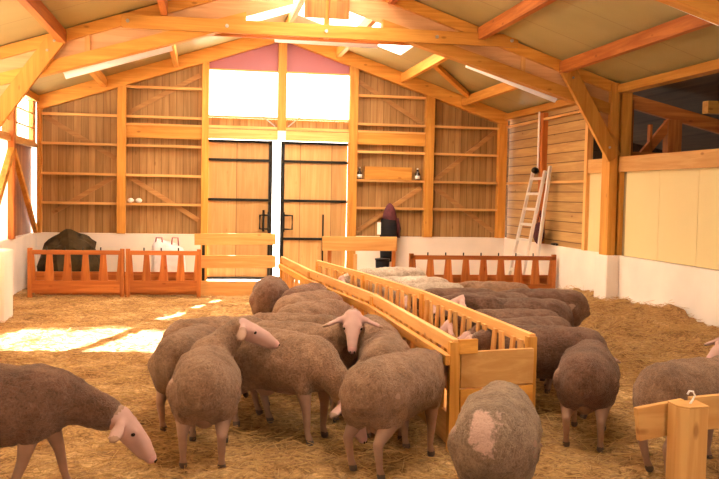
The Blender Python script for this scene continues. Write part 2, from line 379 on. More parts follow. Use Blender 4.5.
for _p in POSES: CACHE[_p] = make_sheep_meshes(_p, _p)

# ------------------------------------------------------------------ floor and bedding
def ground_h(x, y):
    h = 0.035 * noise.noise(V((x * 1.3, y * 1.3, 0))) + 0.018 * noise.noise(V((x * 5, y * 5, 3))) + 0.012 * noise.noise(V((x * 14, y * 14, 7)))
    # heap of straw along the right wall
    if x > 3.2 and y > 6.5:
        e = min(1, max(0, (x - (4.3 if y < 12.3 else 4.9)) / 1.1)); k = min(1, max(0, (14.3 - y) / 0.8)) * min(1, max(0, (y - 6.5) / 2.0))
        e = e * e * (3 - 2 * e)
        h += k * e * (0.30 + 0.10 * noise.noise(V((x * 1.7, y * 1.1, 9))) + 0.07 * noise.noise(V((x * 6, y * 6, 2))))
    return h
def grid(name, x0, x1, y0, y1, st, mat, hf, **kw):
    nx, ny = int((x1 - x0) / st) + 1, int((y1 - y0) / st) + 1
    vs = [(x0 + i * st, y0 + j * st, hf(x0 + i * st, y0 + j * st)) for j in range(ny) for i in range(nx)]
    fs = [(j * nx + i, j * nx + i + 1, (j + 1) * nx + i + 1, (j + 1) * nx + i) for j in range(ny - 1) for i in range(nx - 1)]
    me = bpy.data.meshes.new(name); me.from_pydata(vs, [], fs); me.materials.append(M[mat])
    for p in me.polygons: p.use_smooth = True
    o = bpy.data.objects.new(name, me); COL.objects.link(o); setp(o, **kw); return o
grid('floor', XL, XR, 2.5, YB, 0.05, 'straw', ground_h, kind='structure')
MB().box(XL - 0.3, 10.5, YREAR, 2.5, -0.25, -0.03).box(XL - 0.3, 10.5, 2.5, YB, -0.35, -0.2).build('floor_slab', 'concrete', kind='structure').name = 'floor'
MB().box(-40, 40, YB + 0.25, 60, -0.3, -0.12).box(-40, XL - 0.3, -30, YB + 0.25, -0.3, -0.12).box(10.5, 40, -30, YB + 0.25, -0.3, -0.12).box(XL - 0.3, 10.5, -30, YREAR, -0.3, -0.12).build('floor', 'gravel', kind='structure')
# loose stalks of straw on top of the bedding
def stalks(name, n, zone, label, lift=0.0):
    bm = bmesh.new()
    for i in range(n):
        x, y = zone(); z = ground_h(x, y) + 0.006 + lift * random.random()
        L = random.uniform(0.04, 0.16) ; a = random.uniform(0, math.pi * 2); t = random.uniform(-0.25, 0.35)
        d = V((math.cos(a) * math.cos(t), math.sin(a) * math.cos(t), math.sin(t))) * L; w = V((-math.sin(a), math.cos(a), 0)) * 0.0018
        p = V((x, y, z)); u = V((0, 0, 0.004))
        q = [bm.verts.new(c) for c in (p - w, p + w, p + u, p + d - w, p + d + w, p + d + u)]
        bm.faces.new((q[0], q[1], q[4], q[3])); bm.faces.new((q[1], q[2], q[5], q[4])); bm.faces.new((q[2], q[0], q[3], q[5]))
    me = bpy.data.meshes.new(name); bm.to_mesh(me); bm.free(); me.materials.append(M['blade'])
    o = bpy.data.objects.new(name, me); COL.objects.link(o); setp(o, 'stuff', label, 'straw'); return o
def zone_a():
    while True:
        y = 3.6 + 13 * random.random() ** 1.7; x = random.uniform(XL + 0.14, XR - 0.14)
        if x < 4.4 or y < 6.5: return x, y
def zone_b():
    return random.uniform(4.2, XR - 0.14), random.uniform(6.6, 14.2)
stalks('loose_straw', 26000, zone_a, 'loose golden straw littered over the barn floor around the sheep', 0.01)
stalks('straw_heap', 9000, zone_b, 'heaped straw along the foot of the right concrete wall', 0.03)

# ------------------------------------------------------------------ shell: end wall
G = [3.706, 3.148, 2.603, 2.042, 1.493]; ZP = 0.93
posts = [(-3.06, 0.15), (-1.54, 0.16), (0.01, 0.13), (1.47, 0.16), (2.88, 0.17), (4.43, 0.18), (5.96, 0.18)]
wb = struct_root('wall_back')
YF = YB        # front face of the posts; cladding behind
m = MB()   # cladding, window opening left free
def clad(x0, x1, zb, follow=True, zt=None):
    y0, y1 = YF + 0.14, YF + 0.17
    ys = [x0] + ([XM] if x0 < XM < x1 else []) + [x1]
    top = [(x, y0, (zt if zt else roof_z(x) + 0.02)) for x in ys]
    m.prism([(x0, y0, zb)] + [(x1, y0, zb)] + top[::-1], (0, y1 - y0, 0))
clad(XL, 0.03, ZP); clad(2.85, XR, ZP)
clad(0.03, 2.85, 2.96, zt=3.19)
m.build('cladding', 'cladding', wb)
m = MB(); m.prism([(0.03, YF + 0.10, 4.12), (2.85, YF + 0.10, 4.12), (2.85, YF + 0.10, roof_z(2.85)), (XM, YF + 0.10, roof_z(XM)), (0.03, YF + 0.10, roof_z(0.03))], (0, 0.05, 0))
m.build('gable_board', 'lilac', wb)
MB().box(XL, 0.03, YF - 0.02, YF + 0.2, -0.1, ZP).box(2.85, XR, YF - 0.02, YF + 0.2, -0.1, ZP).build('plinth', 'concrete', wb)
for i, (x, w) in enumerate(posts):
    zt = roof_z(x) - 0.12; zb = 0.0 if i in (2, 4) else ZP
    if i == 3: zb = 2.96
    MB().box(max(x - w / 2, XL), min(x + w / 2, XR), YF - 0.05, YF + 0.1, zb, zt).build('post', 'beam_z', wb, bevel=0.006)
def girt(a, b, z, h=0.045, d=0.13, mat='pale_x'):
    MB().box(a, b, YF, YF + d, z - h / 2, z + h / 2).build('girt', mat, wb)
bays = [(-2.985, -1.62), (-1.46, -0.055), None, None, (2.965, 4.34), (4.52, 5.87)]
for bi, by in enumerate(bays):
    if not by: continue
    for gi, z in enumerate(G):
        if gi == 0 and bi in (0, 5): continue
        girt(by[0], by[1], z)
    if bi in (1, 4):   # deep lintel band
        MB().box(by[0], by[1], YF, YF + 0.12, 2.75, 2.985).build('lintel', 'beam_x', wb)
        MB().box(by[0], by[1], YF - 0.02, YF + 0.12, 2.985, 3.02).build('girt', 'pale_x', wb)
# bracing behind the girts
for a, b in (((-2.95, 3.10), (-1.66, 2.35)), ((-2.8, 1.30), (-1.66, 2.02)), ((-1.42, 3.22), (-0.1, 3.98)), ((-1.42, 2.02), (-0.1, 1.20)),
             ((3.0, 3.98), (4.3, 3.20)), ((3.0, 1.02), (4.3, 1.92)), ((4.55, 2.05), (5.85, 3.10)), ((4.55, 1.95), (5.85, 1.05))):
    MB().beam((a[0], YF + 0.115, a[1]), (b[0], YF + 0.115, b[1]), 0.03, 0.085).build('brace', 'brace', wb)
for a, b in (((0.08, 4.05), (1.35, 3.05)), ((1.6, 3.05), (2.78, 4.05))):
    MB().beam((a[0], YF + 0.10, a[1]), (b[0], YF + 0.10, b[1]), 0.012, 0.022).build('tie_rod', 'steel', wb)
# door head, window sill
MB().box(0.075, 1.39, YF - 0.03, YF + 0.12, 2.78, 2.96).box(1.55, 2.80, YF - 0.03, YF + 0.12, 2.78, 2.96).build('lintel', 'pale_x', wb)
MB().box(0.075, 1.39, YF - 0.01, YF + 0.12, 2.985, 3.03).box(1.55, 2.80, YF - 0.01, YF + 0.12, 2.985, 3.03).build('girt', 'pale_x', wb)
MB().box(1.39, 1.55, YF - 0.05, YF + 0.12, 2.80, 2.96).build('bracket', 'white', wb)
# rafters of the end wall
for s in (-1, 1):
    x0, x1 = (XL, XM) if s < 0 else (XM, XR)
    MB().prism([(x0, YF - 0.06, roof_z(x0) - 0.005), (x1, YF - 0.06, roof_z(x1) - 0.005), (x1, YF - 0.06, roof_z(x1) - 0.265), (x0, YF - 0.06, roof_z(x0) - 0.265)], (0, 0.16, 0)).build('rafter', 'beam_x', wb)
for wi, (a, b) in enumerate(((0.075, 1.39), (1.55, 2.80))):
    w = struct_root('window_%d' % (wi + 1))
    m = MB(); z0, z1 = 3.19, 4.12
    m.box(a, b, YF + 0.05, YF + 0.12, z0, z0 + 0.035).box(a, b, YF + 0.05, YF + 0.12, z1 - 0.03, z1).build('window_frame', 'pale_x', w)
    MB().box(a, b, YF + 0.09, YF + 0.095, z0 + 0.03, z1 - 0.03).build('pane', 'glass', w)

# doors: two leaves with a gap of daylight between
def door(idx, x0, x1, hx):
    r = struct_root('door_%d' % idx)
    y = YF + 0.13
    pn = MB().box(x0, x1, y, y + 0.04, 0.06, 2.76).build('door_panel', 'door_ply', r)
    fr = MB()
    for z in (0.08, 0.86 if idx == 2 else 0.9, 1.61, 2.38, 2.74): fr.box(x0, x1, y - 0.035, y, z - 0.025, z + 0.025)
    fr.box(hx - 0.035, hx + 0.035, y - 0.04, y + 0.045, 0.05, 2.77)
    fr.build('door_frame', 'black', r)
    s = -1 if idx == 1 else 1
    h = MB(); h.tube([(hx + s * 0.03, y - 0.06, 1.32), (hx + s * 0.2, y - 0.07, 1.32), (hx + s * 0.2, y - 0.07, 1.05), (hx + s * 0.03, y - 0.06, 1.05)], 0.022, 6)
    h.box(hx + s * 0.03 - 0.02, hx + s * 0.03 + 0.02, y - 0.07, y, 1.0, 1.38)
    if idx == 1: h.tube([(hx - 0.13, y - 0.08, 1.0), (hx - 0.13, y - 0.08, 1.42)], 0.022, 6)
    h.build('handle', 'black', pn)
    if idx == 2:
        MB().beam((x0 + 0.83, y - 0.06, 1.35), (x0 + 0.83, y - 0.06, 0.1), 0.03, 0.03).build('drop_bolt', 'black', pn)
door(1, 0.075, 1.30, 1.275)
door(2, 1.49, 2.795, 1.51)

# ------------------------------------------------------------------ side walls
wr = struct_root('wall_right')
MB().box(XR, XR + 0.2, 1.0, YB + 0.2, -0.1, ZP).build('plinth', 'concrete', wr)
MB().box(XR - 0.2, XR, 12.14, 12.56, -0.1, ZP).build('pilaster', 'concrete', wr, bevel=0.02)
MB().box(XR + 0.06, XR + 0.09, 13.42, YB, ZP, roof_z(XR)).build('siding', 'siding', wr)
MB().box(XR + 0.04, XR + 0.07, 12.4, 13.36, ZP, 2.17).build('panel', 'beige', wr)
for i in range(12):
    y1 = 12.06 - 0.96 * i
    MB().box(XR + 0.03, XR + 0.06, y1 - 0.952, y1, ZP + 0.01, 2.17).build('panel', 'beige', wr)
MB().box(XR + 0.062, XR + 0.07, 0.5, 12.2, ZP, 2.17).build('panel_joint', 'seam', wr)
MB().box(XR - 0.03, XR + 0.06, 0.5, 12.2, 2.165, 2.385).build('lintel', 'pale_y', wr)
MB().box(XR, XR + 0.06, 12.45, 13.4, 2.165, 2.385).build('lintel', 'pale_y', wr)
MB().box(XR - 0.02, XR + 0.08, 13.34, 13.44, ZP, 3.3).build('post', 'pale_z', wr)
MB().box(XR - 0.04, XR + 0.08, 15.22, 15.36, ZP, 3.3).build('post', 'red_z', wr)
MB().box(XR - 0.08, XR + 0.10, 0.5, YB, 3.32, 3.44).build('eave_beam', 'beam_y', wr)
MB().box(XR - 0.03, XR + 0.06, 12.5, YB, 3.16, 3.20).build('girt', 'pale_y', wr)
MB().box(XR - 0.0, XR + 0.06, 13.44, YB, 2.02, 2.06).build('girt', 'pale_y', wr)
wl = struct_root('wall_left')
MB().box(XL - 0.2, XL, 1.0, YB + 0.2, -0.1, ZP).build('plinth', 'concrete', wl)
MB().box(XL, XL + 0.52, 12.05, 12.6, -0.1, ZP).build('pilaster', 'concrete', wl, bevel=0.02)
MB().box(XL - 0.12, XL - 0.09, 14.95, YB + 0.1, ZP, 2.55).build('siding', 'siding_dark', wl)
MB().box(XL - 0.08, XL + 0.02, 2.0, YB, 2.5, 2.58).build('window_sill', 'pale_y', wl)
MB().box(XL - 0.12, XL + 0.06, 14.9, 15.06, ZP, 3.34).build('post', 'red_z', wl)
MB().beam((XL + 0.03, 14.9, 2.35), (XL + 0.03, 13.2, 1.0), 0.09, 0.13).build('brace', 'beam_y', wl)
MB().beam((XL + 0.03, 15.06, 2.35), (XL + 0.03, 16.95, 0.98), 0.07, 0.10).build('brace', 'beam_y', wl)
MB().box(XL - 0.12, XL + 0.05, 0.5, YB, 3.34, 3.46).build('eave_beam', 'beam_y', wl)
MB().box(XL - 0.04, XL - 0.03, 2.0, 14.9, ZP, 2.5).build('windbreak_curtain', 'curtain', wl)
w3 = struct_root('window_3')
m = MB()
m.box(XL - 0.06, XL, 13.0, 16.95, 2.58, 2.62)
for z in (2.84, 3.10): m.box(XL - 0.05, XL - 0.01, 13.0, 16.95, z - 0.012, z + 0.012)
for y in (13.9, 15.5, 16.95): m.box(XL - 0.05, XL - 0.01, y - 0.025, y + 0.025, 2.58, 3.34)
m.build('window_frame', 'pale_y', w3)
MB().box(XL - 0.045, XL - 0.04, 2.0, 16.95, 2.6, 3.34).build('pane', 'glass', w3)
MB().box(XL - 0.1, XL - 0.02, 16.97, YB, 2.58, 3.34).build('cladding', 'pale_z', wl)

wf = struct_root('wall_front')
MB().box(XL - 0.2, 0.6, YREAR - 0.15, YREAR, -0.1, 3.4).box(2.4, XR + 0.2, YREAR - 0.15, YREAR, -0.1, 3.4).prism([(XL - 0.2, YREAR, 3.0), (XR + 0.2, YREAR, 3.0), (XR + 0.2, YREAR, 3.4), (XM, YREAR, 4.95), (XL - 0.2, YREAR, 3.4)], (0, -0.15, 0)).build('boards', 'cladding', wf)
MB().box(XR + 0.03, XR + 0.15, YREAR, 1.0, -0.1, 3.4).box(XL - 0.15, XL - 0.03, YREAR, 3.0, -0.1, 3.4).build('side_boards', 'siding', wf)
# ------------------------------------------------------------------ roof
ce = struct_root('ceiling')
def slab(x0, x1, y0, y1, off=0.0, th=0.05, mat='ceiling', name='roof_panel', parent=ce):
    MB().prism([(x0, y0, roof_z(x0) + off), (x1, y0, roof_z(x1) + off), (x1, y0, roof_z(x1) + off + th), (x0, y0, roof_z(x0) + off + th)], (0, y1 - y0, 0)).build(name, mat, parent)
SKL, SKR = -0.45, 3.5
YT = YB + 0.2
def slab_raw(xa, za, xb, zb, y0, y1, th, mat, name):
    MB().prism([(xa, y0, za), (xb, y0, zb), (xb, y0, zb + th), (xa, y0, za + th)], (0, y1 - y0, 0)).build(name, mat, ce)
slab_raw(XL - 0.6, 3.46 - 0.6 * SL, SKL, roof_z(SKL), YREAR, YT, 0.06, 'ceiling', 'roof_panel')
slab_raw(SKR, roof_z(SKR), XR + 0.25, 3.46 - 0.25 * SL, YREAR, YT, 0.06, 'ceiling', 'roof_panel')
for ya, yb in ((YREAR, 2.0), (12.1, 12.7)):
    slab_raw(SKL, roof_z(SKL), XM, roof_z(XM), ya, yb, 0.06, 'ceiling', 'roof_panel')
    slab_raw(XM, roof_z(XM), SKR, roof_z(SKR), ya, yb, 0.06, 'ceiling', 'roof_panel')
QL, QR = 0.79, 2.19
slab_raw(SKL, roof_z(SKL), QL, roof_z(QL), 2.0, 12.1, 0.06, 'ceiling', 'roof_panel')
slab_raw(QR, roof_z(QR), SKR, roof_z(SKR), 2.0, 12.1, 0.06, 'ceiling', 'roof_panel')
slab_raw(QL, roof_z(QL), XM, roof_z(XM), 2.0, 12.1, 0.012, 'skylight', 'skylight')  # unseen run of skylight over the near bays, added to light the foreground
slab_raw(XM, roof_z(XM), QR, roof_z(QR), 2.0, 12.1, 0.012, 'skylight', 'skylight')
slab_raw(SKL, roof_z(SKL), XM, roof_z(XM), 12.7, 15.9, 0.012, 'skylight', 'skylight')
slab_raw(SKL, roof_z(SKL), XM, roof_z(XM), 15.9, YT, 0.06, 'ceiling', 'roof_panel')
slab_raw(XM, roof_z(XM), SKR, roof_z(SKR), 12.7, 15.9, 0.012, 'skylight', 'skylight')
slab_raw(XM, roof_z(XM), SKR, roof_z(SKR), 15.9, YT, 0.06, 'ceiling', 'roof_panel')
pi = 0
for x in (-1.85, -0.55, 1.49, 2.55, 3.85, 5.1):
    for (y0, y1) in ((12.45, YB - 0.06), (7.6, 12.25), (2.7, 7.4)):
        h = 0.20; z = roof_z(x) - 0.002
        nm = {-1.85: 'low on the left slope', -0.55: 'high on the left slope', 1.49: 'along the ridge', 2.55: 'just right of the ridge', 3.85: 'high on the right slope', 5.1: 'low on the right slope'}[x]
        by = {12.45: 'by the gable wall', 7.6: 'before the bolted truss', 2.7: 'overhead'}[y0]
        MB().box(x - 0.045, x + 0.045, y0, y1, z - h, z - (0.03 if x != XM else 0.04)).build('purlin', 'red_y' if y0 < 12 else 'beam_y', None, label='orange roof purlin %s, %s' % (nm, by), cat='purlin', group='purlins under the ceiling')
MB().beam((3.9, 15.2, roof_z(3.9) - 0.06), (5.35, 17.15, roof_z(5.35) - 0.06), 0.09, 0.08).build('wind_brace', 'beam_x', None, label='slanting pine brace under the right roof slope by the gable wall', cat='brace')

# roof trusses (portal frames)
def truss(y, lab, full=True):
    r = thing('roof_truss', lab, 'truss', (XM, y, 0), 'timber roof trusses')
    t = 0.09
    for s in (-1, 1):
        def X(d): return XM + s * d          # d = distance from the ridge
        def rz(d): return 4.965 - SL * d
        e = 4.46
        # top chord, web, bottom chord
        MB().prism([(X(0.0), y - t, rz(0) - 0.01), (X(e), y - t, rz(e) - 0.01), (X(e), y - t, rz(e) - 0.17), (X(0), y - t, rz(0) - 0.17)], (0, 2 * t, 0)).build('top_chord', 'beam_x', r)
        MB().prism([(X(0.3), y - 0.02, rz(0.3) - 0.15), (X(e), y - 0.02, rz(e) - 0.15), (X(e), y - 0.02, rz(e) - 0.45), (X(0.3), y - 0.02, rz(0.3) - 0.50)], (0, 0.04, 0)).build('web', 'ply', r)
        MB().prism([(X(0.95), y - t, rz(0.95) - 0.44), (X(e), y - t, rz(e) - 0.34), (X(e), y - t, rz(e) - 0.50), (X(0.95), y - t, rz(0.95) - 0.62)], (0, 2 * t, 0)).build('bottom_chord', 'beam_x', r)
        for d in (2.0, 3.0):
            MB().prism([(X(d), y - 0.05, rz(d) - 0.16), (X(d + 0.07), y - 0.05, rz(d + 0.07) - 0.16), (X(d + 0.07), y - 0.05, rz(d + 0.07) - 0.46), (X(d), y - 0.05, rz(d) - 0.46)], (0, 0.1, 0)).build('stiffener', 'pale_z', r)
        # post: two members with a slot
        px = X(4.55)
        if s > 0:
            MB().box(5.87, 6.0, y - 0.13, y + 0.13, ZP, rz(4.45) - 0.02).build('post', 'beam_z', r, bevel=0.006)
            MB().box(6.04, 6.20, y - 0.13, y + 0.13, ZP, 3.40).build('post', 'beam_z', r, bevel=0.006)
            MB().box(6.0, 6.04, y - 0.05, y + 0.05, ZP, 3.2).build('spacer', 'pale_z', r)
        else:
            MB().box(XL - 0.02, XL + 0.15, y - 0.1, y + 0.1, ZP, rz(4.45) - 0.02).build('post', 'beam_z', r, bevel=0.006)
        # knee brace
        if s > 0: a, b = (5.14, y - 0.15, 3.66), (5.93, y - 0.15, 2.36)
        else: a, b = (-1.90, y - 0.15, 3.74), (-3.02, y - 0.15, 2.17)
        kb = MB().beam(a, b, 0.22, 0.08, (0, 1, 0)).build('knee_brace', 'beam_z', r, bevel=0.006)
        wp = [(a[0], 0, a[2]), (b[0], 0, b[2]), (6.0 if s > 0 else XL + 0.05, 0, b[2] + (0.15 if s > 0 else 0.9)), (6.0 if s > 0 else XL + 0.05, 0, rz(4.4) - 0.1), (a[0], 0, rz(abs(a[0] - XM)) - 0.1)]
        if s < 0: wp = [(a[0], 0, a[2]), (-2.95, 0, 2.25), (XL + 0.05, 0, 2.25), (XL + 0.05, 0, rz(4.4) - 0.1), (a[0], 0, rz(abs(a[0] - XM)) - 0.1)]
        MB().prism([(q[0], y - 0.03, q[2]) for q in wp], (0, 0.02, 0)).build('web', 'ply', r)
        for k in (0.04, 0.12, 0.88):
            p = V(a).lerp(V(b), k); MB().tube([p + V((0, -0.05, 0)), p + V((0, -0.03, 0))], 0.018, 8).build('bolt', 'steel', kb)
    # collar tie: two planks clasping the chords
    ct = MB().box(-1.10, 4.40, y - 0.16, y - 0.10, 3.90, 4.08).build('collar_tie', 'beam_x', r, bevel=0.004)
    MB().box(-1.10, 4.40, y + 0.10, y + 0.16, 3.90, 4.08).build('collar_tie', 'red_x', r, bevel=0.004)
    for x in (-1.02, 0.28, 1.63, 3.2, 4.30):
        MB().tube([(x, y - 0.185, 3.99), (x, y - 0.16, 3.99)], 0.024, 8).build('bolt', 'steel', ct)
    MB().box(1.33, 1.62, y - 0.14, y - 0.1, 4.17, 4.9).build('gusset_plate', 'red_z', r)
    MB().box(1.67, 1.95, y - 0.14, y - 0.1, 4.17, 4.84).build('gusset_plate', 'red_z', r)
    MB().box(1.61, 1.68, y - 0.10, y - 0.02, 3.9, 4.85).build('hanger', 'beam_z', r)
    return r
truss(12.35, 'timber roof truss with bolted collar tie and knee braces across the barn')
truss(7.44, 'nearer timber truss whose right rafter shows at the top right corner')

# lamps hung on the trusses
def lamp(a, b, lab, g='long lamps under the roof'):
    r = thing('strip_lamp', lab, 'lamp', a, g)
    a, b = V(a), V(b); d = (b - a).normalized()
    hs = MB().beam(a, b, 0.14, 0.05).build('housing', 'white', r, bevel=0.01)
    MB().tube([a + V((0, 0, -0.045)) + d * 0.02, b + V((0, 0, -0.05)) - d * 0.02], 0.058, 12).build('diffuser', 'tube', hs, smooth=True)
    for p in (a + d * 0.25, b - d * 0.25):
        MB().tube([p, p + V((0, 0, 0.12 if abs(d.z) < 0.1 else 0.22))], 0.008, 6).build('hanger', 'steel', r)
lamp((-1.92, 12.75, 3.35), (-0.45, 12.75, 3.82), 'white strip lamp slanting along the left rafter')
lamp((0.95, 12.75, 4.00), (2.48, 12.75, 3.99), 'white strip lamp hung level beneath the collar tie')
lamp((3.80, 12.75, 3.77), (5.24, 12.75, 3.30), 'white strip lamp slanting along the right rafter')
lamp((4.15, 7.9, 3.78), (5.5, 7.9, 3.36), 'white strip lamp cut off by the top right corner')

# ------------------------------------------------------------------ adjoining lean-to seen above the panels
lt = struct_root('trim_1')
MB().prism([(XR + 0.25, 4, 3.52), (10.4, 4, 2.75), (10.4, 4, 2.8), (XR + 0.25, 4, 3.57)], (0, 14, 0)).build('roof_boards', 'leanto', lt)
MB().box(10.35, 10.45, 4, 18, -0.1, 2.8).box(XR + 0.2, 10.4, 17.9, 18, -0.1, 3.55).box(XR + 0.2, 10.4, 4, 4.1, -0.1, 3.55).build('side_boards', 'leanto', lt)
r = thing('lean_to_truss', 'shadowed timber truss in the lean-to above the beige panels', 'truss', (8.2, 12.5, 0))
MB().beam((6.25, 12.5, 3.25), (10.2, 12.5, 2.35), 0.1, 0.2, (0, 0, 1)).build('rafter', 'red_x', r)
MB().beam((6.42, 12.5, 2.30), (7.05, 12.5, 3.05), 0.08, 0.13, (0, 0, 1)).build('strut', 'red_x', r)
MB().box(6.90, 7.12, 12.42, 12.58, 1.5, 2.98).build('post', 'red_z', r)
MB().box(6.62, 6.66, 12.46, 12.54, 1.5, 2.9).build('tie', 'red_z', r)
MB().box(6.25, 6.33, 12.42, 12.58, 1.5, 3.25).build('post', 'red_z', r)
MB().beam((6.3, 12.5, 2.42), (10.2, 12.5, 2.42), 0.1, 0.12).build('tie_beam', 'red_x', r)
MB().box(7.1, 10.3, 11.7, 11.85, 3.02, 3.2).build('beam', 'beam_x', None, label='orange beam crossing the dark lean-to above the panels', cat='beam')

# ------------------------------------------------------------------ gates
def cornadis(root, p0, p1, n, top, mat, peg=True, low=0.27, board=(0.10, 0.25), thick=0.04, lean=0.0, rev=False):
    """feed barrier from p0 to p1: top rail, tapering palings, low boards"""
    p0, p1 = V((*p0, 0)), V((*p1, 0)); d = (p1 - p0); L = d.length; d.normalize(); nrm = V((d.y, -d.x, 0))
    hor = 'x' if abs(d.x) > abs(d.y) else 'y'
    def P(s, z, off=0): return p0 + d * s + nrm * off + V((0, 0, z))
    tr = MB().beam(P(0, top - 0.035), P(L, top - 0.035), thick + 0.03, 0.07).build('top_rail', mat + hor, root, bevel=0.004)
    MB().beam(P(0, 0.18), P(L, 0.18), thick, 0.20).build('bottom_board', mat + hor, root, bevel=0.004)
    for s in (0.03, L - 0.03):
        MB().box(P(s, 0).x - 0.035, P(s, 0).x + 0.035, P(s, 0).y - 0.035, P(s, 0).y + 0.035, 0.0, top + 0.03).build('end_post', mat + 'z', root, bevel=0.004)
    pitch = (L - 0.1) / n
    for i in range(n + 1):
        c = 0.05 + i * pitch
        wt, wb_ = pitch * 0.15, pitch * 0.27
        lo, hi = (c - wb_ if i else c), (c + wb_ if i < n else c)
        lo2, hi2 = (c - wt if i else c), (c + wt if i < n else c)
        z0, z1 = low, top - 0.07
        MB().prism([P(lo, z0, -thick / 2), P(hi, z0, -thick / 2), P(hi2, z1, -thick / 2), P(lo2, z1, -thick / 2)], nrm * thick).build('paling', mat + 'z', root)
        if peg and 0 < i < n:
            MB().tube([P(c - wt, top), P(c - wt, top + 0.05)], 0.012, 6).build('peg', 'black', tr)
def gate_mid(a, b): return ((a[0] + b[0]) / 2, (a[1] + b[1]) / 2, 0)
gl = [((-2.76, 14.80), (-1.27, 14.82), 5, 'orange slatted feed barrier at far left beside the white wall'),
      ((-1.24, 14.82), (-0.04, 14.84), 4, 'orange slatted feed barrier between the left one and the plank gate')]
for a, b, n, lab in gl:
    t = thing('feed_barrier', lab, 'feed barrier', gate_mid(a, b), 'orange slatted feed barriers'); cornadis(t, a, b, n, 0.77, 'red_')
t = thing('feed_barrier', 'orange slatted feed barrier at the back right, reaching the white wall', 'feed barrier', gate_mid((3.4, 14.4), (5.95, 14.4)), 'orange slatted feed barriers')
cornadis(t, (3.40, 14.4), (5.98, 14.4), 8, 0.76, 'red_')
# board trough behind the barriers
MB().box(-2.7, -0.1, 15.05, 15.09, 0.02, 0.40).build('trough_board', 'red_x', None, bevel=0.004, label='low orange board standing behind the left feed barriers', cat='board')
MB().box(3.45, 5.95, 14.55, 14.58, 0.02, 0.42).build('trough_board', 'red_x', None, bevel=0.004, label='low orange board standing behind the right feed barrier', cat='board')
# pale plank gate in front of the doors
t = thing('plank_gate', 'pale plank gate of three wide boards before the left door leaf', 'gate', (0.55, 15.0, 0))
MB().beam((-0.15, 15.0, 0.955), (1.21, 15.0, 0.975), 0.035, 0.19).build('board', 'pale_x', t, bevel=0.004)
MB().beam((-0.06, 15.0, 0.58), (1.21, 15.0, 0.59), 0.035, 0.21).build('board', 'pale_x', t, bevel=0.004)
MB().beam((-0.06, 15.0, 0.13), (1.21, 15.0, 0.13), 0.035, 0.26).build('board', 'pale_x', t, bevel=0.004)
for x in (0.0, 1.14): MB().box(x - 0.025, x + 0.025, 15.02, 15.07, 0.0, 1.0).build('upright', 'black', t)
t = thing('plank_gate', 'pale plank gate between the feed trough and the back right barrier', 'gate', (2.6, 14.6, 0))
MB().beam((1.95, 14.6, 0.93), (3.22, 14.6, 0.935), 0.035, 0.24).build('board', 'pale_x', t, bevel=0.004)
MB().beam((2.0, 14.6, 0.33), (3.30, 14.6, 0.33), 0.035, 0.34).build('board', 'pale_x', t, bevel=0.004)
for x in (2.08, 3.18): MB().box(x - 0.03, x + 0.03, 14.62, 14.67, 0, 0.9).build('upright', 'red_z', t)

# ------------------------------------------------------------------ central double feed trough
TL = [(1.20, 13.6), (1.35, 11.2), (1.66, 8.5), (1.70, 5.78)]
TR = [(1.66, 12.9), (1.98, 10.8), (2.23, 8.75), (2.33, 5.98)]
def rack(pl, side, labs):
    for (a, b, n), lab in zip(zip(pl, pl[1:], (9, 10, 10)), labs):
        t = thing('feed_rack', lab, 'feed rack', gate_mid(a, b), 'feed rack panels down the middle of the barn')
        p0, p1 = V((*a, 0)), V((*b, 0)); d = (p1 - p0); L = d.length; d.normalize(); nr = V((d.y, -d.x, 0)) * side
        def P(s, z, off=0): return p0 + d * s + nr * off + V((0, 0, z))
        MB().beam(P(0, 0.735), P(L, 0.735), 0.045, 0.09).build('top_rail', 'pale_y', t, bevel=0.004)
        if side > 0:
            MB().beam(P(0, 0.635, 0.045), P(L, 0.635, 0.045), 0.05, 0.07).build('lower_rail', 'beam_y', t, bevel=0.004)
        zs, hs_, off = (0.14, 0.22, 0.0) if side > 0 else (0.24, 0.30, -0.045)
        MB().beam(P(0, zs), P(L, zs), 0.035, hs_).build('side_board', 'pale_y', t, bevel=0.004)
        k = 1
        while k * 0.19 < L - 0.05:
            s = k * 0.19; w = 0.05 if k % 2 else 0.065; sl = 0.025 if k % 2 else -0.025
            MB().prism([P(s - w - sl, zs + hs_ / 2 - 0.005, off), P(s + w * 0.5 - sl, zs + hs_ / 2 - 0.005, off), P(s + w * 0.5 + sl, 0.72, off), P(s - w * 0.6 + sl, 0.72, off)], nr * 0.02).build('slat', 'pale_z', t)
            k += 1
        for s in (0.03, L - 0.03):
            MB().box(P(s, 0).x - 0.035, P(s, 0).x + 0.035, P(s, 0).y - 0.035, P(s, 0).y + 0.035, 0, 0.76).build('end_post', 'beam_z', t, bevel=0.004)
# side = which way the outside faces; the left row faces -x
def rev(l): return l
rack(TL, 1, ['left feed rack panel farthest away, by the plank gate', 'middle panel of the left feed rack', 'left feed rack panel nearest the camera, ending at the trough board'])
rack(TR, -1, ['right feed rack panel farthest away, tall slats', 'middle panel of the right feed rack', 'right feed rack panel nearest the camera, ending at the trough board'])
t = thing('trough_end', 'pale two-board end of the feed trough facing the camera', 'trough end', (2.02, 5.84, 0))
MB().beam((1.74, 5.80, 0.565), (2.31, 5.92, 0.565), 0.035, 0.25).build('board', 'pale_x', t, bevel=0.004)
MB().beam((1.74, 5.80, 0.30), (2.31, 5.92, 0.30), 0.035, 0.26).build('board', 'beam_x', t, bevel=0.004)
MB().beam((1.72, 5.77, 0.73), (1.86, 5.80, 0.73), 0.03, 0.10).build('corner_block', 'beam_x', t, bevel=0.004)
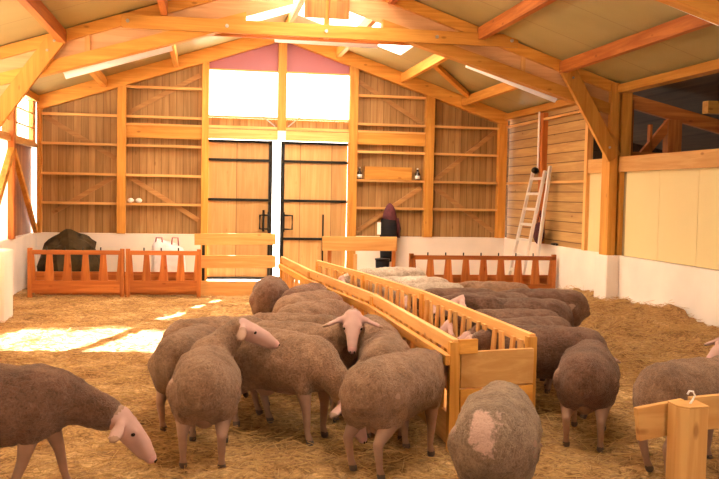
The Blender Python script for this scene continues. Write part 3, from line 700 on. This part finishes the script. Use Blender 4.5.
# trough bottom
m = MB(); fl = list(zip(TL, TR))
for (a, b), (c, e) in zip(fl, fl[1:]):
    m.prism([(a[0] + 0.05, a[1], 0.12), (b[0] - 0.05, b[1] - 0.0, 0.12), (e[0] - 0.05, e[1], 0.12), (c[0] + 0.05, c[1], 0.12)], (0, 0, 0.03))
m.build('trough_floor', 'beam_y', None, label='wooden trough bed between the two central feed racks', cat='trough')
MB().box(1.93, 1.97, 11.3, 11.34, 0.0, 0.98).build('stake', 'pale_z', None, label='thin upright stake beside the far end of the right rack', cat='stake')

# ------------------------------------------------------------------ items at the back
t = thing('wooden_box', 'long orange wooden box on the gable wall shelf between two bottles', 'box', (3.61, YF + 0.05, G[3] + 0.02))
zb = G[3] + 0.024
MB().box(3.13, 4.08, YF - 0.02, YF + 0.0, zb, zb + 0.25).build('front_board', 'beam_x', t)
MB().box(3.13, 3.15, YF + 0.0, YF + 0.11, zb, zb + 0.25).box(4.06, 4.08, YF, YF + 0.11, zb, zb + 0.25).build('side_board', 'beam_y', t)
MB().box(3.15, 4.06, YF, YF + 0.1, zb, zb + 0.02).build('base_board', 'beam_x', t)
for x, lab in ((3.03, 'brown bottle on the shelf, left of the wooden box'), (4.21, 'brown bottle with pale cap on the shelf, right of the wooden box')):
    t = thing('bottle', lab, 'bottle', (x, YF + 0.04, zb), 'bottles on the gable wall shelf')
    bb = MB().tube([(x, YF + 0.04, z) for z in (zb, zb + 0.01, zb + 0.12, zb + 0.16, zb + 0.21)], 0, 12, [0.045, 0.05, 0.05, 0.02, 0.018]).build('body', 'bottle', t, smooth=True)
    MB().tube([(x, YF + 0.04, z) for z in (zb + 0.02, zb + 0.09)], 0.052, 12).build('label_band', 'cap_white', bb, smooth=True)
    MB().tube([(x, YF + 0.04, z) for z in (zb + 0.21, zb + 0.235)], 0.02, 10).build('cap', 'cap_white', t, smooth=True)
for x, lab in ((-1.37, 'pale tin on the left shelf girt, nearer the post'), (-1.22, 'pale tin on the left shelf girt, farther from the post')):
    z4 = G[4] + 0.023
    MB().ell((x, YF + 0.05, z4 + 0.045), (0.06, 0.05, 0.045)).build('tin', 'white', None, smooth=True, label=lab, cat='tin', group='tins on the gable wall shelf')
# hanging coat
t = thing('coat', 'dark maroon hooded coat hanging on the gable wall', 'coat', (3.62, YF - 0.1, 0.9))
m = MB()
m.tube([(3.62, YF - 0.14, z) for z in (1.60, 1.55, 1.46, 1.36, 1.28, 1.24)], 0, 14, [0.02, 0.07, 0.115, 0.14, 0.15, 0.13]).build('hood', 'coat', t, smooth=True)
m = MB(); m.tube([(3.60, YF - 0.14, z) for z in (1.33, 1.26, 1.1, 0.9, 0.62, 0.45)], 0, 14, [0.10, 0.16, 0.17, 0.17, 0.16, 0.15]).build('coat_body', 'coat_black', t, smooth=True)
m = MB(); m.tube([(3.74, YF - 0.16, 1.30), (3.79, YF - 0.16, 1.1), (3.79, YF - 0.15, 0.92)], 0, 8, [0.06, 0.06, 0.05]).build('sleeve', 'coat', t, smooth=True)
MB().box(3.36, 3.43, YF - 0.22, YF - 0.2, 0.98, 1.22).build('paper_tag', 'cap_white', t)
t = thing('bucket', 'black bucket behind the low board of the pale plank gate', 'bucket', (3.08, 15.1, 0.0))
MB().tube([(3.08, 15.1, z) for z in (0.0, 0.35, 0.62)], 0, 16, [0.10, 0.115, 0.125]).build('body', 'coat_black', t, smooth=True)
MB().tube([(3.08, 15.1, z) for z in (0.62, 0.65)], 0.135, 16).build('rim', 'black', t, smooth=True)
# dark heap at left
m = MB()
bmesh.ops.create_icosphere(m.bm, subdivisions=4, radius=1, matrix=Matrix.Identity(4))
for v in m.bm.verts:
    c = v.co.copy(); n_ = noise.noise(c * 2.2) * 0.25 + noise.noise(c * 7) * 0.12
    z = max(0, c.z); k = 1 + n_
    v.co = V((-2.33 + c.x * 0.52 * k + 0.08 * z, 16.3 + c.y * 0.5 * k, -0.02 + (z ** 0.55) * 1.06 * (0.75 + 0.25 * k) * (1 - 0.10 * (c.x + 0.3))))
m.build('hay_heap', 'hay', None, smooth=False, label='dark olive heap of hay in the back left corner behind the barrier', cat='hay heap')
# white sack
m = MB(); bmesh.ops.create_icosphere(m.bm, subdivisions=4, radius=1, matrix=Matrix.Identity(4))
for v in m.bm.verts:
    c = v.co.copy(); e = 0.45
    q = V([math.copysign(abs(a) ** e, a) for a in c]); k = 1 + 0.07 * noise.noise(c * 3)
    v.co = V((-0.62 + q.x * 0.30 * k, 16.3 + q.y * 0.25 * k, 0.47 + q.z * 0.46 * k - 0.10 * (q.x + 1) * (q.z > 0)))
t = thing('sack', 'large whitish woven sack standing behind the orange barriers', 'sack', (-0.62, 16.3, 0))
m.build('sack_body', 'sack', t, smooth=True)
for x in (-0.78, -0.5):
    MB().tube([(x - 0.06, 16.12, 0.80), (x - 0.05, 16.10, 0.92), (x + 0.05, 16.10, 0.92), (x + 0.06, 16.12, 0.78)], 0.014, 6).build('handle', 'lilac', t, smooth=True)
# ladder
t = thing('ladder', 'pale aluminium ladder leaning on the right board wall', 'ladder', (5.3, 15.8, 0))
def rail(a, b, name='rail'): MB().beam(a, b, 0.07, 0.045, (1, 0, 0)).build(name, 'alu', t)
LA, LB = [V((5.42, 15.35, 0.0)), V((5.95, 15.50, 2.24))], [V((5.42, 14.67, 0.0)), V((5.93, 14.87, 2.24))]
rail(*LA); rail(*LB)
for k in range(8):
    f = 0.08 + k * 0.123
    MB().beam(LA[0].lerp(LA[1], f), LB[0].lerp(LB[1], f), 0.045, 0.045).build('rung', 'alu', t)
rail((5.60, 14.48, 0.0), (5.98, 14.76, 2.32), 'back_rail')
MB().ell((5.93, 15.35, 2.26), (0.07, 0.07, 0.06)).build('top_clamp', 'black', t, smooth=True)
MB().tube([(XR - 0.07, 15.32, 2.25), (XR - 0.07, 15.32, 3.32)], 0.018, 8).build('conduit', 'white', None, label='thin white vertical conduit above the ladder', cat='pipe')
t = thing('tool_bag', 'dark bag hung behind the ladder on the concrete ledge', 'bag', (6.02, 15.25, ZP))
MB().ell((5.9, 15.0, ZP + 0.20), (0.08, 0.2, 0.2)).build('bag_body', 'coat', t, smooth=True)
MB().tube([(5.9, 14.9, ZP + 0.35), (5.92, 15.0, ZP + 0.6), (5.9, 15.1, ZP + 0.35)], 0.01, 6).build('strap', 'coat', t)
t = thing('glove', 'small black glove lying on the concrete ledge right of the ladder', 'glove', (6.12, 14.7, ZP))
MB().ell((6.12 - 0.04, 14.7, ZP + 0.025), (0.05, 0.14, 0.022)).build('glove_palm', 'black', t, smooth=True)
MB().tube([(6.06, 14.6, ZP + 0.02), (6.04, 14.5, ZP + 0.02)], 0.014, 6).build('glove_thumb', 'black', t, smooth=True)

# ------------------------------------------------------------------ foreground post with rails
t = thing('fence_post', 'pale planed post with side rails in the bottom right corner', 'fence', (2.34, 3.9, 0))
MB().prism([(2.24, 3.86, 0), (2.28, 3.81, 0), (2.39, 3.83, 0), (2.395, 3.95, 0), (2.245, 3.95, 0)], (0, 0, 0.765)).build('post', 'pale_z', t, bevel=0.004)
MB().prism([(2.238, 3.858, 0.765), (2.279, 3.808, 0.765), (2.392, 3.828, 0.765), (2.397, 3.952, 0.765), (2.243, 3.952, 0.765)], (0, 0, 0.010)).build('post_cap', 'pale_x', t, bevel=0.003)
MB().beam((2.10, 3.98, 0.655), (2.36, 4.0, 0.69), 0.035, 0.165).build('rail', 'pale_x', t, bevel=0.004)
MB().beam((2.38, 3.98, 0.70), (3.0, 3.98, 0.74), 0.035, 0.17).build('rail', 'pale_x', t, bevel=0.004)
hk = [(2.32, 3.88, 0.775), (2.335, 3.88, 0.795), (2.345, 3.88, 0.815), (2.335, 3.88, 0.835), (2.315, 3.88, 0.838), (2.305, 3.88, 0.822)]
MB().tube(hk, 0.005, 6).build('hook', 'cap_white', t, smooth=True, label='small white hook on top of the post')

# ------------------------------------------------------------------ the flock
def build_sheep(pose, flmat):
    if pose not in CACHE: CACHE[pose] = make_sheep_meshes(pose, pose)
    b, fl, eyes, nos = CACHE[pose]
    r = bpy.data.objects.new('sheep', None); COL.objects.link(r); r.empty_display_size = 0.2
    def ch(n, me, loc=(0, 0, 0)):
        o = bpy.data.objects.new(n, me); COL.objects.link(o); o.parent = r; o.location = loc; return o
    ch('body', b)
    f2 = fl.copy() if fl.materials else fl
    f2.materials.clear(); f2.materials.append(M[flmat])
    ch('fleece', f2)
    for me, l in eyes: ch('eye', me, l)
    for me, l in nos: ch('nostril', me, l)
    return r
PROTO = {}
def sheep(x, y, head, pose='feed', size=1.0, mat='fleece', label='', tilt=0):
    key = (pose, mat)
    if key not in PROTO: r = PROTO[key] = build_sheep(pose, mat)
    else:
        src = PROTO[key]; r = src.copy(); COL.objects.link(r)
        for c in list(src.children):
            if c.name.split('.')[0] in ('body', 'fleece', 'eye', 'nostril'):
                d = c.copy(); COL.objects.link(d); d.parent = r
    r.location = (x, y, 0.0); r.rotation_euler = (0, 0, math.radians(head)); r.scale = (size,) * 3
    setp(r, None, label, 'sheep', 'flock of sheep in the barn'); return r
SHEEP = [
    # x, y, heading, pose, size, fleece, label
    (-1.17, 5.15, 0, 'walk', 1.04, 'fleece_brown_shaded', 'brown sheep at the left edge walking right with its head down'),
    (0.03, 5.90, 86, 'turn', 0.97, 'fleece', 'sheep seen from behind, its raised head turned right over its neighbour'),
    (-0.08, 6.75, 74, 'low', 0.98, 'fleece', 'sheep at the left end of the flock, rump half hidden by a nearer one'),
    (0.60, 6.38, -50, 'low', 1.02, 'fleece', 'big sheep with wrinkled neck, standing left of the one facing the camera'),
    (0.78, 6.90, -28, 'look', 1.0, 'fleece', 'pale-faced sheep looking straight at the camera with ears out'),
    (1.25, 5.58, 45, 'feed', 0.98, 'fleece', 'light tan sheep side-on in the middle foreground, rump to the left'),
    (1.36, 6.45, 78, 'feed', 0.95, 'fleece', 'sheep of which only the back shows above the middle foreground one'),
    (1.42, 7.25, 84, 'feed', 0.97, 'fleece', 'round-rumped sheep beside the rack, just right of the face to the camera'),
    (0.80, 7.70, -15, 'feed', 0.95, 'fleece', 'sheep whose pinkish back shows just behind the camera-facing head'),
    (1.03, 8.30, 48, 'feed', 1.0, 'fleece', 'nearer of the two overlapping round backs along the left rack'),
    (1.06, 8.95, 52, 'feed', 1.02, 'fleece', 'farther of the two overlapping round backs along the left rack'),
    (1.14, 9.80, 64, 'feed', 1.0, 'fleece_brown_shaded', 'brown-backed sheep pressed against the left rack near its far panel'),
    (0.80, 10.50, 84, 'feed', 1.02, 'fleece_brown_shaded', 'farthest sheep of the left group, its back rimmed white by sunlight'),
    (0.15, 7.35, 20, 'low', 0.98, 'fleece', 'sheep mostly hidden behind the turned head in the left group'),
    (1.58, 4.52, 66, 'low', 0.97, 'fleece_bald', 'matted sheep with a bare pink patch on its rump, front and centre right'),
    (2.78, 6.02, 62, 'feed', 0.94, 'fleece_brown_shaded', 'sheep seen squarely from behind right of the trough end'),
    (2.74, 6.75, 164, 'feed', 0.98, 'fleece_brown_shaded', 'shade-toned sheep side-on behind the squarely seen rump, facing the right rack'),
    (2.76, 7.25, 196, 'feed', 0.98, 'fleece_brown_shaded', 'shade-toned sheep feeding at the nearest right rack panel, end of the row'),
    (2.84, 7.80, 178, 'feed', 0.98, 'fleece_brown_shaded', 'sheep of the right row with its back just above the slats'),
    (3.15, 8.40, 172, 'level', 1.02, 'fleece_brown_shaded', 'large brown sheep of the right row, rump standing out to the straw heap'),
    (3.02, 9.05, 180, 'feed', 1.0, 'fleece_brown_shaded', 'brown sheep behind the large one in the right row'),
    (2.86, 9.62, 176, 'feed', 0.98, 'fleece_brown_shaded', 'grey-brown sheep midway along the right row before the barrier'),
    (2.66, 10.20, 185, 'feed', 0.98, 'fleece_sunlit', 'sunlit-coloured sheep in the upper part of the right row, third from the far end'),
    (2.62, 10.85, 172, 'feed', 1.0, 'fleece_sunlit', 'sunlit-coloured sheep near the far end of the right row, second from the end'),
    (2.45, 11.50, 188, 'feed', 1.08, 'fleece_sunlit', 'sunlit-coloured farthest sheep of the right row, by the pale plank gate'),
    (3.85, 9.55, 165, 'feed', 0.98, 'fleece_brown_shaded', 'brown sheep standing behind the right row, close to the orange barrier'),
    (3.60, 10.60, 160, 'feed', 0.95, 'fleece', 'sheep standing in the second line behind the sunlit-coloured ones'),
    (3.16, 5.20, 20, 'low', 1.0, 'fleece', 'tan sheep behind the foreground post in the bottom right corner'),
    (4.55, 6.36, 200, 'level', 0.98, 'fleece', 'sheep at the right edge showing only its pinkish face'),
]
for s_ in SHEEP:
    sheep(s_[0], s_[1], s_[2], s_[3], s_[4], s_[5], s_[6])

# ------------------------------------------------------------------ light
w = bpy.data.worlds.new('sky'); sc.world = w; w.use_nodes = True
bg = w.node_tree.nodes['Background']; bg.inputs[0].default_value = (1.0, 0.91, 0.78, 1); bg.inputs[1].default_value = 5.0
sl = bpy.data.lights.new('sun', 'SUN'); sl.energy = 85; sl.color = (1, 0.93, 0.80); sl.angle = 0.009
so = bpy.data.objects.new('sun', sl); COL.objects.link(so)
d = V((-0.385, -1, -1 / 1.84)).normalized(); so.rotation_euler = d.to_track_quat('-Z', 'Y').to_euler()
for i, (a, b) in enumerate((((-0.45, 12.75, 3.75), (-1.92, 12.75, 3.28)), ((0.95, 12.75, 3.93), (2.48, 12.75, 3.92)), ((3.80, 12.75, 3.70), (5.24, 12.75, 3.23)))):
    pass

# ------------------------------------------------------------------ camera
cd = bpy.data.cameras.new('camera'); cam = bpy.data.objects.new('camera', cd); COL.objects.link(cam)
yaw, pitch, roll = 0.17475812, 0.05035298, 0.01986832
cy, sy = math.cos(yaw), math.sin(yaw); cp, sp = math.cos(pitch), math.sin(pitch); cr, sr = math.cos(roll), math.sin(roll)
fw = V((sy, cy, 0)); ri = V((cy, -sy, 0)); up = V((0, 0, 1))
f2 = fw * cp - up * sp; u2 = up * cp + fw * sp; r3 = ri * cr + u2 * sr; u3 = u2 * cr - ri * sr
mt = Matrix((r3, u3, -f2)).transposed().to_4x4(); mt.translation = V((0, 0, 1.75)); cam.matrix_world = mt
cd.lens = 44.278; cd.sensor_width = 36; cd.sensor_fit = 'HORIZONTAL'; cd.clip_start = 0.05
sc.camera = cam
for o in list(bpy.data.objects):
    if '_o' in o: del o['_o']
vs = sc.view_settings; vs.view_transform = 'Standard'; vs.look = 'None'; vs.gamma = 1; vs.use_curve_mapping = False
vs.exposure = 0.42
